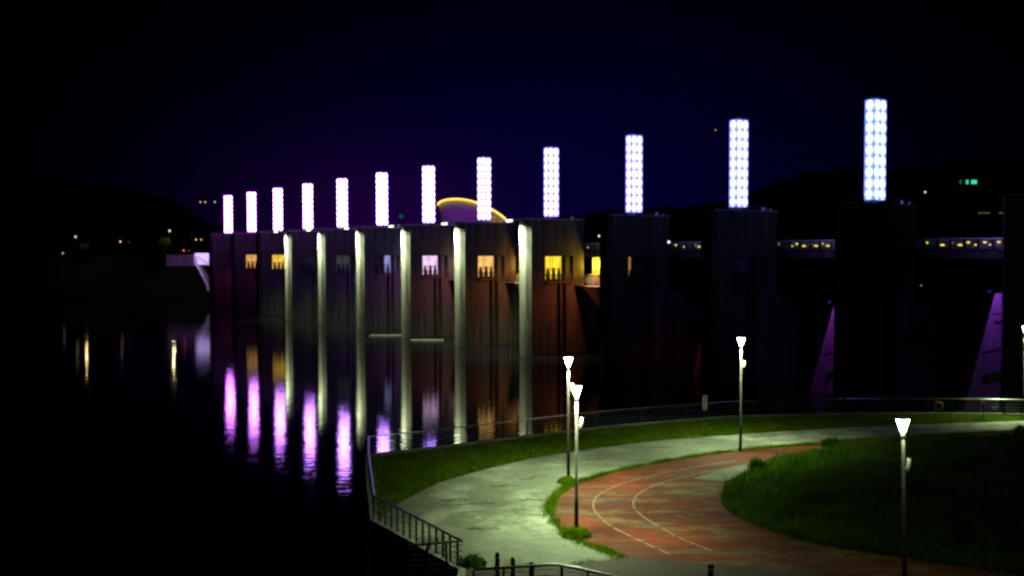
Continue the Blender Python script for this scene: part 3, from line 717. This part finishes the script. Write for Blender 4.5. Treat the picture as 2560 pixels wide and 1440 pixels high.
# ---------------------------------------------------------------- riverside railings
def railing(name, line, label, step=1.6, h=1.0, z=GZ, rails=5, base=None, postr=.028, topr=.035):
    o0 = line[0]; r = empty(name, (o0.x, o0.y, z), 0, label, 'railing')
    L_ = [Vector((p.x-o0.x, p.y-o0.y, 0)) for p in line]
    m = MB(); m.path([p+Vector((0,0,h)) for p in L_], topr, 10); m.build('top_rail', M['steel'], r)
    m = MB()
    for k in range(rails): m.path([p+Vector((0,0,h*(.14+.72*k/(rails-1)))) for p in L_], .013, 6)
    m.build('lower_rails', M['steel'], r)
    tot = 0; nxt = 0; pm = None
    for a, b in zip(L_[:-1], L_[1:]):
        sl = (b-a).length
        while nxt <= tot+sl+1e-4:
            p = a.lerp(b, (nxt-tot)/sl)
            if pm is None:
                m = MB(); m.box(-.03,.03,-.03,.03,.0,h-.03); o = m.build('post', M['dark_steel'], r); pm = o.data
            else:
                o = bpy.data.objects.new('post', pm); sc.collection.objects.link(o); o.parent = r
            o.location = p+Vector((0,0,0)); o.rotation_euler = (0,0,math.atan2((b-a).y,(b-a).x)); nxt += step
        tot += sl
    return r
railing('railing', far_line, 'long steel riverside railing along the far edge of the lawn')
railing('railing', side_line, 'short violet-lit steel railing running towards the viewer at the left end of the lawn', .9, topr=.05)
railing('railing', near_line, 'dark steel railing with close posts descending diagonally beside the pale path', .52, topr=.04)
endl = [ftop(1020,1363), ftop(1157,1353), ]
for p in endl: p.z = 0
e2 = railing('railing', endl, 'short end railing at the head of the steps by the pale path', .62)
fr = [ftop(1184,1424), ftop(1390,1411), ftop(1440,1420), ftop(1550,1446), ftop(1700,1490)]
for p in fr: p.z = 0
railing('railing', fr, 'shiny dark railing at the bottom edge in front of the bollards', .9, postr=.04, topr=.045)
# landing below the end railing
lm = MB(); lm.box(-2.6, -.05, -1.5, 1.0, -6, -.25); o = lm.build('landing', M['earth'], None); o.location = (g0.x, g0.y-.9, GZ); tag(o, 'dark concrete landing below the end railing at lower left', 'landing')
# ---------------------------------------------------------------- bollards
bm_ = None
for px, py, hh, rr, lb in ((1243,1381,.85,.075,'tallest-looking leftmost dark bollard of the row of three at the bottom edge'),(1282,1393,.85,.075,'middle dark bollard of the row of three at the bottom edge'),(1328,1404,.85,.075,'rightmost bollard of the row of three, mostly hidden by the railing'),(1777,1409,.85,.10,'lone dark bollard on the track at the bottom edge, far right of the others')):
    p = on_z(px, py, GZ+hh); r = empty('bollard', (p.x,p.y,GZ), 0, lb, 'bollard', 'bollards at the bottom edge')
    m = MB(); m.lathe([(rr,0),(rr,hh*.93),(rr*.8,hh*.98),(rr*.35,hh)], 14); m.build('post', M['bollard'], r, True)
    m = MB(); m.lathe([(rr*1.03,hh*.78),(rr*1.03,hh*.84)], 14); m.build('band', M['steel'], r)
# ---------------------------------------------------------------- park lamps
LC = (.82,1,.56)
def park_lamp(px, py, top_py, label, strength, spotw, box=True, lean=0, hfix=None, hscale=1):
    base = on_z(px, py); h = (CAMZ-GZ) - (top_py-629+.0016*(px-1280)*1)/2500*base.y*1.0 if hfix is None else hfix
    r = empty('park_lamp', base, 0, label, 'lamp', 'park lamps along the path'); r.rotation_euler = (0, lean, .4)
    m = MB(); m.lathe([(.11,0),(.11,.02)], 14); m.lathe([(.075,.02),(.07,1.3),(.055,1.34),(.045,h-.55)], 12); m.build('pole', M['pole'], r, True)
    m = MB(); m.lathe([(.05,h-.55),(.075,h-.53),(.06,h-.46)], 12); m.build('collar', M['white_plastic'], r)
    m = MB(); m.lathe([(.045,h-.42),(.08,h-.34),(.185,h-.02)], 18); m.build('lamp_shade', emit('lamp_glass', LC, strength), r, True)
    m = MB(); m.lathe([(.195,h-.02),(.20,h),(.10,h+.03)], 18); m.build('cap', M['bollard'], r)
    lamp('SPOT', 'lamp_light', (0,0,h-.58), spotw, (.80,1,.58), r, .13, (0,0,0), angle=152, blend=.9)
    if box:
        m = MB(); m.tube((.03,0,h-1.5),(.14,0,h-1.46),.02,6); m.tube((.12,0,h-1.85),(.22,0,h-1.2),.055,10); m.build('loudspeaker', M['speaker'], r, True)
    return r
park_lamp(1441,1338,965,'nearest park lamp in the grass strip, white tube on its pole',90,3500)
park_lamp(1421,1203,893,'park lamp just behind and left of the one with the white tube',90,3600)
park_lamp(1851,1128,845,'park lamp at the far edge of the path in the middle distance',90,4200)
park_lamp(2262,1514,1047,'park lamp at lower right, standing in front of the dark mound',40,130, lean=-.03)
park_lamp(2560,1036,816,'park lamp half cut off by the right border near the water',28,3500, box=False)
# tufts at the lamp bases
def tuft(px, py, rad, hh, n, label, mat='blade', nm='weed_tuft'):
    c = on_z(px, py); P = np.clip(rng.normal(0, rad*.5, (n,2)), -rad*1.1, rad*1.1)*np.array((1.5,1)); h_ = hh
    v = []; f = []
    for q_ in P:
        hgt = random.uniform(.35,1)*h_*max(.2,1-(q_[0]**2+q_[1]**2)/(rad*2.2)**2); o_ = len(v); a = random.uniform(0,6.28); w2 = random.uniform(.02,.05)
        lx, ly = random.gauss(0,.35)*hgt, random.gauss(0,.35)*hgt
        v += [(q_[0]-w2*cos(a),q_[1]-w2*sin(a),0),(q_[0]+w2*cos(a),q_[1]+w2*sin(a),0),(q_[0]+lx,q_[1]+ly,hgt)]; f.append((o_,o_+1,o_+2))
        if random.random() < .6:
            zc = hgt*random.uniform(.4,.9); s_ = random.uniform(.03,.06); o_ = len(v)
            v += [(q_[0]+lx*.7-s_,q_[1],zc),(q_[0]+lx*.7+s_,q_[1]+s_,zc+s_*.4),(q_[0]+lx*.7,q_[1]-s_,zc+s_*1.4)]; f.append((o_,o_+1,o_+2))
    o = raw(nm, v, f, M[mat]); o.location = (c.x,c.y,GZ+.01); return tag(o, label, 'plant')
tuft(1441,1342,.32,.42,700,'bushy bright weeds round the foot of the lamp with the white tube')
tuft(1418,1208,.26,.36,500,'weed clump round the foot of the lamp behind')
tuft(1180,1412,.28,.38,400,'dark weed clump beside the end post of the railing','weed')
for px, py, rad, hh, lb in ((2066,1118,.13,.55,'left of two dark upright weeds on the far edge of the mound'),(2081,1118,.14,.75,'right and taller of two dark upright weeds on the far edge of the mound'),(2102,1122,.2,.28,'low round weed right of the two upright ones'),(1893,1172,.25,.7,'wispy tall weed at the upper left edge of the mound'),(2555,1082,.3,.6,'weed clump at the right border beside the track')):
    tuft(px, py, rad, hh, 260, lb, 'weed', 'tall_weed')
# ---------------------------------------------------------------- signs and life ring on the far railing
def sign(px, top, bot, half, label, mat, marks):
    b = on_z(px, 1060); d = on_z(px, bot+18); Yd = 61.5
    p0, p1 = at(px-half, top, Yd), at(px+half, bot, Yd); cx = (p0.x+p1.x)/2
    r = empty('sign', (cx, Yd, GZ), 0, label, 'sign')
    m = MB(); m.tube((0,.04,0),(0,.04,p0.z-GZ-.05),.03,8); m.build('post', M['pole'], r)
    m = MB(); m.box(p0.x-cx, p1.x-cx, -.03, 0, p1.z-GZ, p0.z-GZ); bo = m.build('board', M[mat], r)
    m = MB()
    for (a, b_, c2, d_) in marks: m.box(a, b_, -.036, -.032, p1.z-GZ+c2*(p0.z-p1.z), p1.z-GZ+d_*(p0.z-p1.z))
    m.build('lettering', M['black'], bo)
sign(1762, 988, 1024, 5.5, 'tall narrow pale yellow sign with dark characters at the far railing', 'yellow_pale' if 'yellow_pale' in M else 'white_plastic', [(-.05,.05,.82,.88),(-.05,.05,.70,.74),(-.05,-.02,.74,.82),(-.04,.05,.52,.6),(-.05,.05,.32,.37),(-.01,.02,.37,.46),(-.05,.05,.12,.18)])
sign(2459, 999, 1011, 6, 'small square yellow sign on the far railing at right', 'yellow_sign', [(-.07,.07,.6,.68),(-.07,.05,.35,.42)])
p = at(2347,1015,62.5)
v = []; f = []; n1, n2 = 28, 10
for i in range(n1):
    a = 2*pi*i/n1
    for j in range(n2):
        b = 2*pi*j/n2; rr = .25+.055*cos(b); v.append((rr*cos(a), .055*sin(b), rr*sin(a)))
for i in range(n1):
    for j in range(n2): f.append((i*n2+j, ((i+1)%n1)*n2+j, ((i+1)%n1)*n2+(j+1)%n2, i*n2+(j+1)%n2))
lr = empty('life_ring', p, 0, 'orange life ring hanging on the far railing at right', 'life ring'); raw('ring', v, f, M['ring'], lr, True)
m = MB()
for a in (pi/4, 3*pi/4, 5*pi/4, 7*pi/4): m.box(.25*cos(a)-.04,.25*cos(a)+.04,-.063,.063,.25*sin(a)-.04,.25*sin(a)+.04)
m.build('band', M['white_plastic'], lr)


# ---------------------------------------------------------------- small litter and cracks on the paving
for (px, py, ln, an) in ((1190,1262,1.6,.3),(1130,1252,1.1,.1),(1260,1215,1.2,.4),(1330,1196,1.4,.5),(1205,1322,1.3,.2),(1330,1250,1.0,.1),(1640,1120,1.8,.2),(1740,1109,1.5,.25),(1480,1150,1.3,.3)):
    c0 = on_z(px, py); pts = [Vector((c0.x+ln*(k/7-.5)*cos(an)+random.gauss(0,.03), c0.y+ln*(k/7-.5)*sin(an)+random.gauss(0,.10), 0)) for k in range(8)]
    stripe('crack', smooth_line(pts, 3), .16, GZ+.0195, M['crack'])
